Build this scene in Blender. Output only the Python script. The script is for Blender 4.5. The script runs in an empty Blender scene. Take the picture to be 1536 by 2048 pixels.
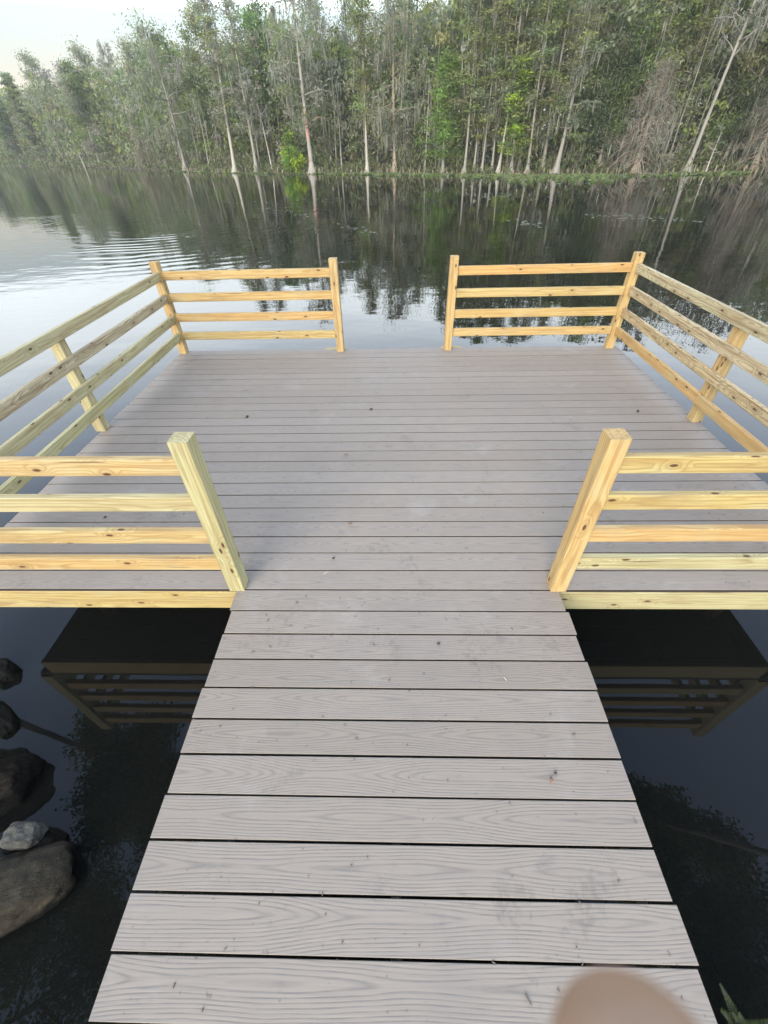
import bpy, bmesh, math, random
import numpy as np
from mathutils import Vector, Matrix, noise as mnoise

rng = np.random.default_rng(11)
random.seed(5)
R = math.radians
sc = bpy.context.scene
col = sc.collection

# ------------------------------------------------------------------ camera numbers
PITCH, YAW, ROLL, CAMX, CAMH, FPX = .7257, .0353, -.0264, -.0007, 1.9181, 829.876
WATER = -.525

def ray(px, py):
    u = (px - 768) / FPX; w = (py - 1024) / FPX
    c, s = math.cos(ROLL), math.sin(ROLL)
    u, w = c * u + s * w, -s * u + c * w
    cp, sp = math.cos(PITCH), math.sin(PITCH)
    yy = cp - w * sp; zz = -sp - w * cp
    cy, sy = math.cos(YAW), math.sin(YAW)
    return Vector((u * cy - yy * sy, u * sy + yy * cy, zz))

def atz(px, py, z):
    d = ray(px, py); t = (z - CAMH) / d.z
    return Vector((CAMX, 0, CAMH)) + d * t

# ------------------------------------------------------------------ object helpers
def tag(o, label=None, cat=None, group=None, kind=None):
    if label: o['label'] = label
    if cat: o['category'] = cat
    if group: o['group'] = group
    if kind: o['kind'] = kind
    return o

def empty(name, loc=(0, 0, 0), label=None, cat=None, group=None):
    o = bpy.data.objects.new(name, None)
    o.empty_display_size = .2
    o.location = loc
    col.objects.link(o)
    return tag(o, label, cat, group)

class MB:
    def __init__(s): s.v = []; s.f = []; s.smooth = []
    def add(s, vs, fs, smooth=False):
        n = len(s.v)
        s.v += [tuple(v) for v in vs]
        s.f += [tuple(i + n for i in f) for f in fs]
        s.smooth += [smooth] * len(fs)
    def plank(s, L, w, h, ch=.003, off=(0, 0, 0), dims=None):
        """board along local X from 0 to L, width w (Y), thickness h (Z), eased edges, centred on Y and Z"""
        a, b = w / 2, h / 2
        prof = [(-a + ch, -b), (a - ch, -b), (a, -b + ch), (a, b - ch), (a - ch, b), (-a + ch, b), (-a, b - ch), (-a, -b + ch)]
        vs = []
        for x in (0, L):
            vs += [(x + off[0], y + off[1], z + off[2]) for y, z in prof]
        fs = [tuple(range(7, -1, -1)), tuple(range(8, 16))]
        for i in range(8):
            j = (i + 1) % 8
            fs.append((i, j, 8 + j, 8 + i))
        s.add(vs, fs)
    def tube(s, pts, rad, n=6, ribs=0, smooth=True):
        pts = [Vector(p) for p in pts]
        vs = []; fs = []
        for i, p in enumerate(pts):
            t = (pts[min(i + 1, len(pts) - 1)] - pts[max(i - 1, 0)]).normalized()
            a = t.cross(Vector((0, 1, 0)))
            if a.length < .1: a = t.cross(Vector((1, 0, 0)))
            a.normalize(); b = t.cross(a)
            r = rad[i]
            for k in range(n):
                th = 2 * math.pi * k / n
                rr = r
                if isinstance(r, tuple):
                    rr = r[0] * (1 + r[1] * math.cos(ribs * th))
                vs.append(p + (a * math.cos(th) + b * math.sin(th)) * rr)
        for i in range(len(pts) - 1):
            for k in range(n):
                j = (k + 1) % n
                fs.append((i * n + k, i * n + j, (i + 1) * n + j, (i + 1) * n + k))
        fs.append(tuple(range((len(pts) - 1) * n, len(pts) * n)))
        fs.append(tuple(range(n - 1, -1, -1)))
        s.add(vs, fs, smooth)
    def build(s, name, mat, parent=None, matrix=None):
        me = bpy.data.meshes.new(name)
        me.from_pydata(s.v, [], s.f)
        me.polygons.foreach_set('use_smooth', s.smooth)
        me.materials.append(mat)
        o = bpy.data.objects.new(name, me)
        col.objects.link(o)
        if parent: o.parent = parent
        if matrix is not None: o.matrix_local = matrix
        return o

def quads(name, C, U, V, colr, mat, parent=None):
    """many leaf-sized quads: centres C, half axes U and V, colour per quad"""
    n = len(C)
    vs = np.empty((n, 4, 3), np.float32)
    vs[:, 0] = C - U - V * .35; vs[:, 1] = C + U * .2 - V; vs[:, 2] = C + U + V * .35; vs[:, 3] = C - U * .2 + V
    me = bpy.data.meshes.new(name)
    me.vertices.add(n * 4); me.vertices.foreach_set('co', vs.ravel())
    me.loops.add(n * 4); me.loops.foreach_set('vertex_index', np.arange(n * 4, dtype=np.int32))
    me.polygons.add(n)
    me.polygons.foreach_set('loop_start', np.arange(0, n * 4, 4, dtype=np.int32))
    me.polygons.foreach_set('loop_total', np.full(n, 4, np.int32))
    at = me.color_attributes.new('Col', 'FLOAT_COLOR', 'POINT')
    cc = np.ones((n, 4, 4), np.float32); cc[:, :, :3] = colr[:, None, :]
    at.data.foreach_set('color', cc.ravel())
    me.update(); me.validate()
    me.materials.append(mat)
    o = bpy.data.objects.new(name, me)
    col.objects.link(o)
    if parent: o.parent = parent
    return o

# ------------------------------------------------------------------ node helpers
class NT:
    def __init__(s, name):
        s.m = bpy.data.materials.new(name); s.m.use_nodes = True
        s.t = s.m.node_tree; s.t.nodes.clear()
        s.out = s.n('ShaderNodeOutputMaterial')
    def n(s, typ, **kw):
        nd = s.t.nodes.new(typ)
        for k, v in kw.items():
            if k in nd.inputs: s.set(nd.inputs[k], v)
            else: setattr(nd, k, v)
        return nd
    def set(s, sock, v):
        if isinstance(v, bpy.types.NodeSocket): s.t.links.new(v, sock)
        else: sock.default_value = v
    def math(s, op, a, b=None, c=None, clamp=False):
        nd = s.t.nodes.new('ShaderNodeMath'); nd.operation = op; nd.use_clamp = clamp
        for i, v in enumerate((a, b, c)):
            if v is not None: s.set(nd.inputs[i], v)
        return nd.outputs[0]
    def vec(s, op, a, b=None):
        nd = s.t.nodes.new('ShaderNodeVectorMath'); nd.operation = op
        s.set(nd.inputs[0], a)
        if b is not None: s.set(nd.inputs[1], b)
        return nd.outputs['Value' if op in ('LENGTH', 'DOT_PRODUCT', 'DISTANCE') else 'Vector']
    def mix(s, f, a, b, blend='MIX'):
        nd = s.t.nodes.new('ShaderNodeMix'); nd.data_type = 'RGBA'; nd.blend_type = blend
        s.set(nd.inputs[0], f)
        for i, v in ((6, a), (7, b)):
            s.set(nd.inputs[i], v if isinstance(v, bpy.types.NodeSocket) else (*v, 1))
        return nd.outputs[2]
    def noise(s, v, scale, detail=3, rough=.5, dim='3D', out='Fac', dist=0):
        nd = s.t.nodes.new('ShaderNodeTexNoise'); nd.noise_dimensions = dim
        s.set(nd.inputs['Vector'], v)
        nd.inputs['Scale'].default_value = scale; nd.inputs['Detail'].default_value = detail
        nd.inputs['Roughness'].default_value = rough; nd.inputs['Distortion'].default_value = dist
        return nd.outputs[out]
    def ramp(s, f, stops):
        nd = s.t.nodes.new('ShaderNodeValToRGB'); s.set(nd.inputs[0], f)
        el = nd.color_ramp.elements
        while len(el) < len(stops): el.new(.5)
        for e, (p, c) in zip(el, stops):
            e.position = p; e.color = (*c, 1) if len(c) == 3 else c
        return nd.outputs[0]
    def maprange(s, v, a, b, c, d, smooth=False):
        nd = s.t.nodes.new('ShaderNodeMapRange')
        if smooth: nd.interpolation_type = 'SMOOTHSTEP'
        for i, x in enumerate((v, a, b, c, d)): s.set(nd.inputs[i], x)
        return nd.outputs[0]
    def combine(s, x, y, z):
        nd = s.t.nodes.new('ShaderNodeCombineXYZ')
        for i, v in enumerate((x, y, z)): s.set(nd.inputs[i], v)
        return nd.outputs[0]
    def sep(s, v):
        nd = s.t.nodes.new('ShaderNodeSeparateXYZ'); s.set(nd.inputs[0], v)
        return nd.outputs
    def bump(s, h, strength, dist):
        nd = s.t.nodes.new('ShaderNodeBump'); s.set(nd.inputs['Height'], h)
        nd.inputs['Strength'].default_value = strength; nd.inputs['Distance'].default_value = dist
        return nd.outputs[0]
    def principled(s, **kw):
        nd = s.t.nodes.new('ShaderNodeBsdfPrincipled')
        for k, v in kw.items():
            k = k.replace('_', ' ')
            if k in nd.inputs:
                s.set(nd.inputs[k], (*v, 1) if (k.endswith('Color') and isinstance(v, tuple)) else v)
        s.t.links.new(nd.outputs[0], s.out.inputs[0])
        return nd

# ------------------------------------------------------------------ materials
def mat_pine(name, light, dark, swirl=1.0, ringw=.011, knot=.5):
    t = NT(name)
    oc = t.n('ShaderNodeTexCoord').outputs['Object']
    rnd = t.n('ShaderNodeObjectInfo').outputs['Random']
    wn = t.t.nodes.new('ShaderNodeTexWhiteNoise'); wn.noise_dimensions = '1D'
    t.t.links.new(rnd, wn.inputs['W'])
    wc = wn.outputs['Color']
    w = t.sep(wc)
    X, Y, Z = t.sep(oc)
    shift = t.math('MULTIPLY', rnd, 37.0)
    # knots: sparse voronoi cells along the board
    on = t.sep(t.n('ShaderNodeTexCoord').outputs['Normal'])
    zf = t.math('GREATER_THAN', t.math('ABSOLUTE', on[2]), .6)
    across = t.math('ADD', t.math('MULTIPLY', Z, t.math('SUBTRACT', 1, zf)), t.math('MULTIPLY', t.math('ADD', Y, .31), zf))
    kv = t.combine(t.math('MULTIPLY', t.math('ADD', X, shift), 3.4), t.math('ADD', t.math('MULTIPLY', across, 8.5), shift), 0)
    vo = t.n('ShaderNodeTexVoronoi', Scale=1.0, voronoi_dimensions='2D')
    t.t.links.new(kv, vo.inputs['Vector'])
    gate = t.math('GREATER_THAN', t.sep(vo.outputs['Color'])[0], 1 - knot)
    kd = vo.outputs['Distance']
    near = t.math('MULTIPLY', t.maprange(kd, .0, .34, 1, 0, True), gate)
    core = t.math('MULTIPLY', t.maprange(t.math('ADD', kd, t.math('MULTIPLY', t.noise(oc, 60), .03)), .06, .10, 1, 0, True), gate)
    # growth rings of a long crooked log
    nv = t.combine(t.math('MULTIPLY', t.math('ADD', X, shift), 1.5), t.math('MULTIPLY', Y, 9), t.math('MULTIPLY', Z, 9))
    wob = t.noise(nv, 1.0, 2, .5)
    cy = t.math('MULTIPLY', t.math('SUBTRACT', w[0], .5), .16)
    cz = t.math('MULTIPLY', t.math('SUBTRACT', w[1], .5), .16)
    dy = t.math('ADD', Y, cy); dz = t.math('ADD', Z, cz)
    r = t.math('SQRT', t.math('ADD', t.math('MULTIPLY', dy, dy), t.math('MULTIPLY', dz, dz)))
    ph = t.math('ADD', t.math('DIVIDE', r, ringw), t.math('MULTIPLY', wob, 7.0 * swirl))
    ph = t.math('ADD', ph, t.math('MULTIPLY', near, 2.6))
    fr = t.math('FRACT', ph)
    band = t.ramp(fr, [(0, (0, 0, 0)), (.5, (.15,) * 3), (.86, (1,) * 3), (1, (0, 0, 0))])
    fine = t.noise(t.combine(t.math('MULTIPLY', X, 6), t.math('MULTIPLY', Y, 160), t.math('MULTIPLY', Z, 160)), 1, 3, .6)
    blot = t.noise(t.combine(t.math('ADD', X, shift), t.math('MULTIPLY', Y, 3), t.math('MULTIPLY', Z, 3)), 3.0, 3, .55)
    fac = t.math('MULTIPLY', band, t.maprange(blot, .3, .7, .45, 1.0))
    c = t.mix(fac, light, dark)
    mid = t.noise(t.combine(t.math('ADD', t.math('MULTIPLY', X, 1.1), shift), t.math('MULTIPLY', Y, 55), t.math('MULTIPLY', Z, 55)), 1, 3, .6)
    c = t.mix(t.maprange(mid, .47, .63, 0, .72), c, (dark[0] * 1.1, dark[1] * 1.05, dark[2]))
    c = t.mix(t.maprange(fine, .3, .75, 0, .35), c, (dark[0] * .9, dark[1] * .85, dark[2] * .8))
    tint = t.ramp(w[2], [(0, (1.0, .92, .78)), (.5, (1, 1, 1)), (1, (.94, 1.0, .86))])
    c = t.mix(1.0, c, tint, 'MULTIPLY')
    c = t.mix(t.maprange(blot, .52, .78, 0, .45), c, (.42, .41, .25))
    stn = t.noise(t.combine(t.math('ADD', t.math('MULTIPLY', X, 2.2), shift), t.math('MULTIPLY', Y, 13), t.math('MULTIPLY', Z, 13)), 1, 5, .68)
    c = t.mix(t.maprange(stn, .53, .70, 0, .6), c, (.26, .175, .09))
    c = t.mix(t.math('MULTIPLY', near, .35), c, dark)
    c = t.mix(core, c, (.085, .045, .022))
    # hairline checks
    chk = t.noise(t.combine(t.math('ADD', t.math('MULTIPLY', X, 2.2), shift), t.math('MULTIPLY', Y, 70), t.math('MULTIPLY', Z, 70)), 1, 1, .4)
    c = t.mix(t.maprange(chk, .74, .78, 0, .7), c, (.12, .08, .05))
    h = t.math('ADD', t.math('MULTIPLY', band, -.35), t.math('MULTIPLY', fine, .6))
    t.principled(Base_Color=c, Roughness=.68, Specular_IOR_Level=.3, Normal=t.bump(h, .35, .002))
    return t.m

PINE = [mat_pine('pine_yellow', (.50, .385, .19), (.29, .18, .07), .65, .017, .68),
        mat_pine('pine_green', (.47, .425, .255), (.25, .20, .095), .65, .016, .68),
        mat_pine('pine_orange', (.50, .36, .17), (.32, .19, .07), .6, .018, .62),
        mat_pine('pine_swirled', (.53, .455, .305), (.165, .11, .058), 2.2, .020, .85),
        mat_pine('pine_grey', (.42, .37, .28), (.17, .13, .085), 1.6, .015, .6)]

def mat_plain(name, c1, c2, scale=8, rough=.7, **kw):
    t = NT(name)
    oc = t.n('ShaderNodeTexCoord').outputs['Object']
    n1 = t.noise(oc, scale, 4, .6)
    t.principled(Base_Color=t.mix(n1, c1, c2), Roughness=rough, Normal=t.bump(n1, .2, .003), **kw)
    return t.m

def mat_deck():
    t = NT('composite_decking')
    oc = t.n('ShaderNodeTexCoord').outputs['Object']
    X, Y, Z = t.sep(oc)
    pitch = .1445
    yi = t.math('FLOOR', t.math('DIVIDE', Y, pitch))
    v = t.math('SUBTRACT', t.math('DIVIDE', Y, pitch), t.math('ADD', yi, .5))   # -.5 .. .5 over a board
    wn = t.t.nodes.new('ShaderNodeTexWhiteNoise'); wn.noise_dimensions = '1D'
    t.t.links.new(t.math('ADD', yi, .37), wn.inputs['W'])
    w = t.sep(wn.outputs['Color'])
    xs = t.math('ADD', X, t.math('MULTIPLY', w[0], 31))
    # cathedral figure: rings of a cone cut lengthways
    low = t.noise(t.combine(t.math('MULTIPLY', xs, .95), t.math('MULTIPLY', w[1], 50), 0), 1, 1, .5)
    wig = t.noise(t.combine(t.math('MULTIPLY', xs, 4.5), t.math('MULTIPLY', Y, 24), w[1]), 1, 2, .5)
    vv = t.math('ADD', t.math('MULTIPLY', v, 2.1), t.math('MULTIPLY', t.math('SUBTRACT', w[2], .5), .9))
    depth = t.math('ADD', t.math('MULTIPLY', low, 3.4), .1)
    r = t.math('ADD', t.math('SQRT', t.math('ADD', t.math('MULTIPLY', vv, vv), .06)), t.math('MULTIPLY', depth, .85))
    ph = t.math('ADD', t.math('MULTIPLY', r, 7.4), t.math('MULTIPLY', wig, .9))
    fr = t.math('FRACT', ph)
    line = t.ramp(fr, [(0, (0,) * 3), (.42, (.0,) * 3), (.68, (1,) * 3), (.9, (.35,) * 3), (1, (0,) * 3)])
    brk = t.noise(t.combine(t.math('MULTIPLY', xs, 9), t.math('MULTIPLY', Y, 60), 0), 1, 2, .6)
    line = t.math('MULTIPLY', line, t.maprange(brk, .3, .62, .25, 1))
    streak = t.noise(t.combine(t.math('MULTIPLY', xs, 3), t.math('MULTIPLY', Y, 130), 0), 1, 3, .6)
    board = t.ramp(w[1], [(0, (.264, .222, .178)), (.5, (.284, .240, .195)), (1, (.304, .259, .213))])
    c = t.mix(t.math('MULTIPLY', line, .54), board, (.130, .114, .106))
    c = t.mix(t.maprange(streak, .35, .8, 0, .5), c, (.20, .175, .163))
    # dirt, dried splashes and scuffs
    st = t.noise(oc, 1.3, 5, .62)
    c = t.mix(t.maprange(st, .50, .72, 0, .38), c, (.205, .178, .160))
    pale = t.noise(t.vec('ADD', oc, (7.3, 2.1, 0)), 2.2, 6, .68)
    c = t.mix(t.maprange(pale, .58, .78, 0, .3), c, (.42, .395, .375))
    sp = t.noise(t.vec('ADD', oc, (3.3, 9.1, 0)), 34, 2, .5)
    c = t.mix(t.maprange(sp, .71, .77, 0, .55), c, (.12, .10, .09))
    scuff = t.noise(t.combine(t.math('MULTIPLY', X, 7), t.math('MULTIPLY', Y, 13), 4.2), 1, 6, .7)
    c = t.mix(t.maprange(scuff, .62, .74, 0, .5), c, (.15, .135, .13))
    big = t.noise(t.vec('ADD', oc, (1.7, 4.4, 0)), 3.1, 3, .5); fin = t.noise(oc, 42, 4, .65)
    c = t.mix(t.maprange(t.math('ADD', t.math('MULTIPLY', big, .62), t.math('MULTIPLY', fin, .38)), .585, .67, 0, .38), c, (.125, .108, .095))
    # board sides and ends painted dark, so the gaps look shaded
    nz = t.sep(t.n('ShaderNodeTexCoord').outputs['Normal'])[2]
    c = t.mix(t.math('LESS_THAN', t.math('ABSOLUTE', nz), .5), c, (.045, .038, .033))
    h = t.math('ADD', t.math('MULTIPLY', line, -1), t.math('MULTIPLY', streak, .5))
    t.principled(Base_Color=c, Roughness=t.maprange(st, .3, .7, .72, .55), Specular_IOR_Level=.25, Normal=t.bump(h, .45, .0016))
    return t.m
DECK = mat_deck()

def mat_foliage(name, trans=.48):
    t = NT(name)
    a = t.n('ShaderNodeVertexColor', layer_name='Col').outputs[0]
    p = t.principled(Base_Color=a, Roughness=.7, Specular_IOR_Level=.2)
    tr = t.n('ShaderNodeBsdfTranslucent'); t.t.links.new(a, tr.inputs[0])
    mx = t.n('ShaderNodeMixShader'); mx.inputs[0].default_value = trans
    t.t.links.new(p.outputs[0], mx.inputs[1]); t.t.links.new(tr.outputs[0], mx.inputs[2])
    t.t.links.new(mx.outputs[0], t.out.inputs[0])
    return t.m
LEAF = mat_foliage('leaf')

def mat_bark(name, a, b, patch=None):
    t = NT(name)
    oc = t.n('ShaderNodeTexCoord').outputs['Object']
    X, Y, Z = t.sep(oc)
    s = t.noise(t.combine(t.math('MULTIPLY', X, 9), t.math('MULTIPLY', Y, 9), t.math('MULTIPLY', Z, .8)), 1, 4, .65)
    c = t.mix(t.maprange(s, .3, .72, 0, 1), a, b)
    m = t.noise(oc, .55, 3, .6)
    c = t.mix(t.maprange(m, .5, .7, 0, .55), c, (b[0] * .6, b[1] * .7, b[2] * .55))
    if patch:
        z0, z1, pc = patch
        f = t.math('MULTIPLY', t.maprange(Z, z0, z0 + .7, 0, 1, True), t.maprange(Z, z1 - .7, z1, 1, 0, True))
        c = t.mix(t.math('MULTIPLY', f, t.maprange(m, .3, .55, .2, 1)), c, pc)
    t.principled(Base_Color=c, Roughness=.85, Normal=t.bump(s, .6, .03))
    return t.m
BARK_PALE = mat_bark('bark_pale', (.32, .30, .255), (.17, .158, .132))
BARK_WHITE = mat_bark('bark_white', (.43, .405, .35), (.27, .25, .21))
BARK_GREY = mat_bark('bark_grey', (.30, .28, .25), (.15, .14, .12))
BARK_DARK = mat_bark('bark_dark', (.12, .11, .09), (.06, .055, .045))
BARK_BROWN = mat_bark('bark_brown', (.36, .29, .22), (.20, .16, .12))
BARK_PINK = mat_bark('bark_pink_patch', (.36, .33, .29), (.20, .18, .155), (2.6, 5.6, (.50, .28, .21)))

def mat_water():
    t = NT('tannin_water')
    P = t.n('ShaderNodeNewGeometry').outputs['Position']
    X, Y, Z = t.sep(P)
    # a patch of rings spreading from where something broke the surface
    c = atz(325, 452, WATER)
    dx = t.math('SUBTRACT', X, c.x); dy = t.math('SUBTRACT', Y, c.y)
    d = t.math('SQRT', t.math('ADD', t.math('MULTIPLY', dx, dx), t.math('MULTIPLY', dy, dy)))
    wob = t.noise(P, .35, 2, .5)
    ring = t.math('SINE', t.math('ADD', t.math('MULTIPLY', d, 10.5), t.math('MULTIPLY', wob, 14)))
    env = t.math('MULTIPLY', t.maprange(d, .8, 2.5, .3, 1, True), t.maprange(d, 6, 13, 1, 0, True))
    env = t.math('MULTIPLY', env, t.maprange(t.noise(P, .2, 3, .5), .42, .62, 0, 1))
    ring = t.math('MULTIPLY', ring, t.math('MULTIPLY', env, .0026))
    # faint breeze over the left part of the lake
    br = t.noise(t.combine(t.math('MULTIPLY', X, .8), t.math('MULTIPLY', Y, 2.6), 0), 1.1, 2, .5)
    bre = t.math('MULTIPLY', br, t.math('MULTIPLY', t.maprange(X, -3, -9, 0.12, 1, True), .0035))
    bro = t.noise(t.combine(t.math('MULTIPLY', X, .9), t.math('MULTIPLY', Y, 1.2), 3), .9, 2, .5)
    slow = t.math('MULTIPLY', bro, t.math('MULTIPLY', t.maprange(Y, 1.5, 9, .0016, .0085, True), t.maprange(Y, 12, 34, 1, .3, True)))
    sm = t.noise(t.combine(X, t.math('MULTIPLY', Y, 1.5), 0), 5.0, 2, .5)
    small = t.math('MULTIPLY', sm, t.math('MULTIPLY', t.maprange(Y, 3, 12, .0001, .0009, True), t.maprange(Y, 12, 30, 1, .25, True)))
    h = t.math('ADD', t.math('ADD', ring, bre), t.math('ADD', slow, small))
    b = t.t.nodes.new('ShaderNodeBump'); t.set(b.inputs['Height'], h)
    b.inputs['Strength'].default_value = 1; b.inputs['Distance'].default_value = 1
    t.principled(Base_Color=(.006, .0065, .006), Roughness=.0, IOR=1.335, Normal=b.outputs[0])
    return t.m

def mat_ground():
    t = NT('swamp_soil')
    P = t.n('ShaderNodeNewGeometry').outputs['Position']
    n1 = t.noise(P, .9, 5, .65); n2 = t.noise(P, 7, 4, .65)
    c = t.mix(n1, (.035, .026, .018), (.10, .065, .042))
    c = t.mix(t.maprange(n2, .45, .7, 0, .6), c, (.055, .06, .025))
    t.principled(Base_Color=c, Roughness=.95, Normal=t.bump(n2, .8, .05))
    return t.m

def mat_rock(name, a, b, dark_z=None):
    t = NT(name)
    oc = t.n('ShaderNodeTexCoord').outputs['Object']
    P = t.n('ShaderNodeNewGeometry').outputs['Position']
    Z = t.sep(P)[2]
    n1 = t.noise(oc, 5, 6, .7); n2 = t.noise(oc, 26, 6, .7)
    X, Y, Zo = t.sep(oc)
    n3 = t.noise(t.combine(t.math('MULTIPLY', X, 6), t.math('MULTIPLY', Y, 40), t.math('MULTIPLY', Zo, 40)), 1, 3, .6)
    c = t.mix(t.maprange(n1, .3, .7, 0, 1), a, b)
    c = t.mix(t.maprange(n2, .5, .7, 0, .6), c, (a[0] * 1.5, a[1] * 1.5, a[2] * 1.45))
    c = t.mix(t.maprange(n3, .5, .7, 0, .55), c, (.05, .045, .035))
    rough = .85
    if dark_z is not None:      # wet band and algae just above the water line
        wet = t.maprange(t.math('ADD', Z, t.math('MULTIPLY', n1, .10)), dark_z + .05, dark_z + .10, 1, 0, True)
        c = t.mix(wet, c, (.010, .010, .009))
        rough = t.maprange(wet, 0, 1, .88, .6)
    hh = t.math('ADD', n2, t.math('MULTIPLY', n3, .7))
    t.principled(Base_Color=c, Roughness=rough, Specular_IOR_Level=.05, Normal=t.bump(hh, 1.0, .02))
    return t.m

# ------------------------------------------------------------------ the dock
Y0, S = 1.487, .1445
XL, XR = -2.69, 2.72
RL, RR = -.9125, .9319
NB = 26                                   # boards across the platform
YF = Y0 + NB * S
dock = empty('fishing_dock', (0, Y0, 0), 'low dock with grey brown composite boards, a wide platform reached by a narrow walkway', 'dock')

def decking(name, x0, x1, i0, i1, jag):
    mb = MB()
    for i in range(i0, i1):
        yc = (i + .5) * S
        a = x0 + random.uniform(-jag, jag); b = x1 + random.uniform(-jag, jag)
        mb.plank(b - a, S - .0078 + random.uniform(-.0012, .0012), .025, .0017, (a, yc + random.uniform(-.0008, .0008), random.uniform(-.0008, .0008)))
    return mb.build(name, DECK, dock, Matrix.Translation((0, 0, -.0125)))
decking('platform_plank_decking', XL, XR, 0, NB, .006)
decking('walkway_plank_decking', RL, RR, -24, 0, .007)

ROT_Y = Matrix.Rotation(R(90), 4, 'Z')     # local X -> world Y
ROT_Z = Matrix.Rotation(R(-90), 4, 'Y')    # local X -> world Z
def board(name, parent, mat, p0, L, w, h, axis, base, ch=.004, twist=0, cut=None):
    """one timber; p0 = start of its centre line in world metres, base = the parent's location"""
    mb = MB(); mb.plank(L, w, h, ch)
    m = {'x': Matrix.Identity(4), 'y': ROT_Y, 'z': ROT_Z}[axis]
    T = Matrix.Translation(Vector(p0) - Vector(base)) @ m @ Matrix.Rotation(twist, 4, 'Z')
    o = mb.build(name, mat, parent, T)
    return o
B0 = (0, Y0, 0)
fz = -.1075
# rim boards (width vertical = local Z here, so w is the thin one)
board('fascia_board', dock, PINE[0], (XL + .10, Y0 + .021, fz), (RL + .004) - (XL + .10), .036, .158, 'x', B0)
board('fascia_board', dock, PINE[1], (RR - .004, Y0 + .021, fz), (XR - .10) - (RR - .004), .036, .158, 'x', B0)
board('fascia_board', dock, PINE[0], (XL + .10, YF - .021, fz), XR - XL - .2, .036, .158, 'x', B0)
board('fascia_board', dock, PINE[1], (XL + .118, Y0 + .042, fz), YF - Y0 - .084, .036, .158, 'y', B0)
board('fascia_board', dock, PINE[1], (XR - .118, Y0 + .042, fz), YF - Y0 - .084, .036, .158, 'y', B0)
for x in (-1.9, -1.25, -.6, 0, .6, 1.25, 1.9):
    board('joist', dock, PINE[4], (x, Y0 + .044, fz - .004), YF - Y0 - .09, .036, .150, 'y', B0)
for x in (RL + .09, 0, RR - .09):
    board('stringer', dock, PINE[4], (x, -2.0, fz - .006), Y0 + 2.0 - .004, .036, .150, 'y', B0)
for x in (-2.35, 0.05, 2.35):
    for y in (Y0 + .45, Y0 + 1.9, YF - .35):
        board('piling', dock, PINE[4], (x + .075, y, -2.2), 1.99, .12, .12, 'z', B0, .03)
for x in (RL + .16, RR - .16):
    board('piling', dock, PINE[4], (x, -.9, -2.2), 1.99, .12, .12, 'z', B0, .03)
# rounded landing ledges just outside the far edge, one under each gate post
def ledge(x0, x1):
    mb = MB(); r = .05; n = 8; pr = []
    w = .13
    for cx, cy, a0 in ((x1 - r, w - r, 0), (x0 + r, w - r, 90)):
        for k in range(n + 1):
            a = R(a0 + 90 * k / n); pr.append((cx + r * math.cos(a), cy + r * math.sin(a)))
    pr += [(x0, 0), (x1, 0)]
    N = len(pr)
    vs = [(x, y, z) for z in (-.019, .019) for x, y in pr]
    fs = [tuple(range(N - 1, -1, -1)), tuple(range(N, 2 * N))] + [(i, (i + 1) % N, N + (i + 1) % N, N + i) for i in range(N)]
    mb.add(vs, fs)
    mb.build('landing_ledge', PINE[0], dock, Matrix.Translation((0, YF - Y0 - .002, -.045)))
ledge(-.90, -.60); ledge(.585, .86)

# ------------------------------------------------------------------ railings
W = .089
YN = Y0 - .012                       # near posts' front face
YP = Y0 + 25 * S + .052              # far posts' front face
PH = .998
ZR = (.205, .415, .634, .855)        # rail centres, bottom to top
def post(parent, base, x, y, mat, h=PH, z0=.0005):
    mb = MB(); mb.plank(h, W, W, .004)
    T = Matrix.Translation(Vector((x + W / 2, y + W / 2, z0)) - Vector(base)) @ ROT_Z @ Matrix.Rotation(random.choice((0, 1, 2, 3)) * math.pi / 2, 4, 'X')
    return mb.build('post', mat, parent, T)
def rail(parent, base, a, b, axis, z, mat):
    """a,b: start and end of the centre line"""
    L = (Vector(b) - Vector(a)).length
    mb = MB(); mb.plank(L, .038, W, .004)
    # a little bow, as sawn timber has
    nv = len(mb.v)
    m = {'x': Matrix.Identity(4), 'y': ROT_Y}[axis]
    dz = random.uniform(-.005, .005); tw = random.uniform(-.0022, .0022)
    T = Matrix.Translation(Vector((a[0], a[1], z + dz)) - Vector(base)) @ m @ Matrix.Rotation(tw, 4, 'Y')
    o = mb.build('rail', mat, parent, T)
    for x, y in ((.018, .006), (L - .018, -.005)):
        if not SCREW:
            sb = MB(); sb.tube([(0, 0, -.003), (0, 0, .0008)], [.0048, .0044], 8, smooth=False)
            q = sb.build('screw', STEEL, o); SCREW.append(q)
        else:
            q = SCREW[0].copy(); col.objects.link(q); q.parent = o
        q.location = (x, y, W / 2 + .0006)
    return o
SCREW = []
STEEL = mat_plain('screw_steel', (.05, .045, .035), (.09, .08, .06), 300, .5, Metallic=.6)
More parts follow.
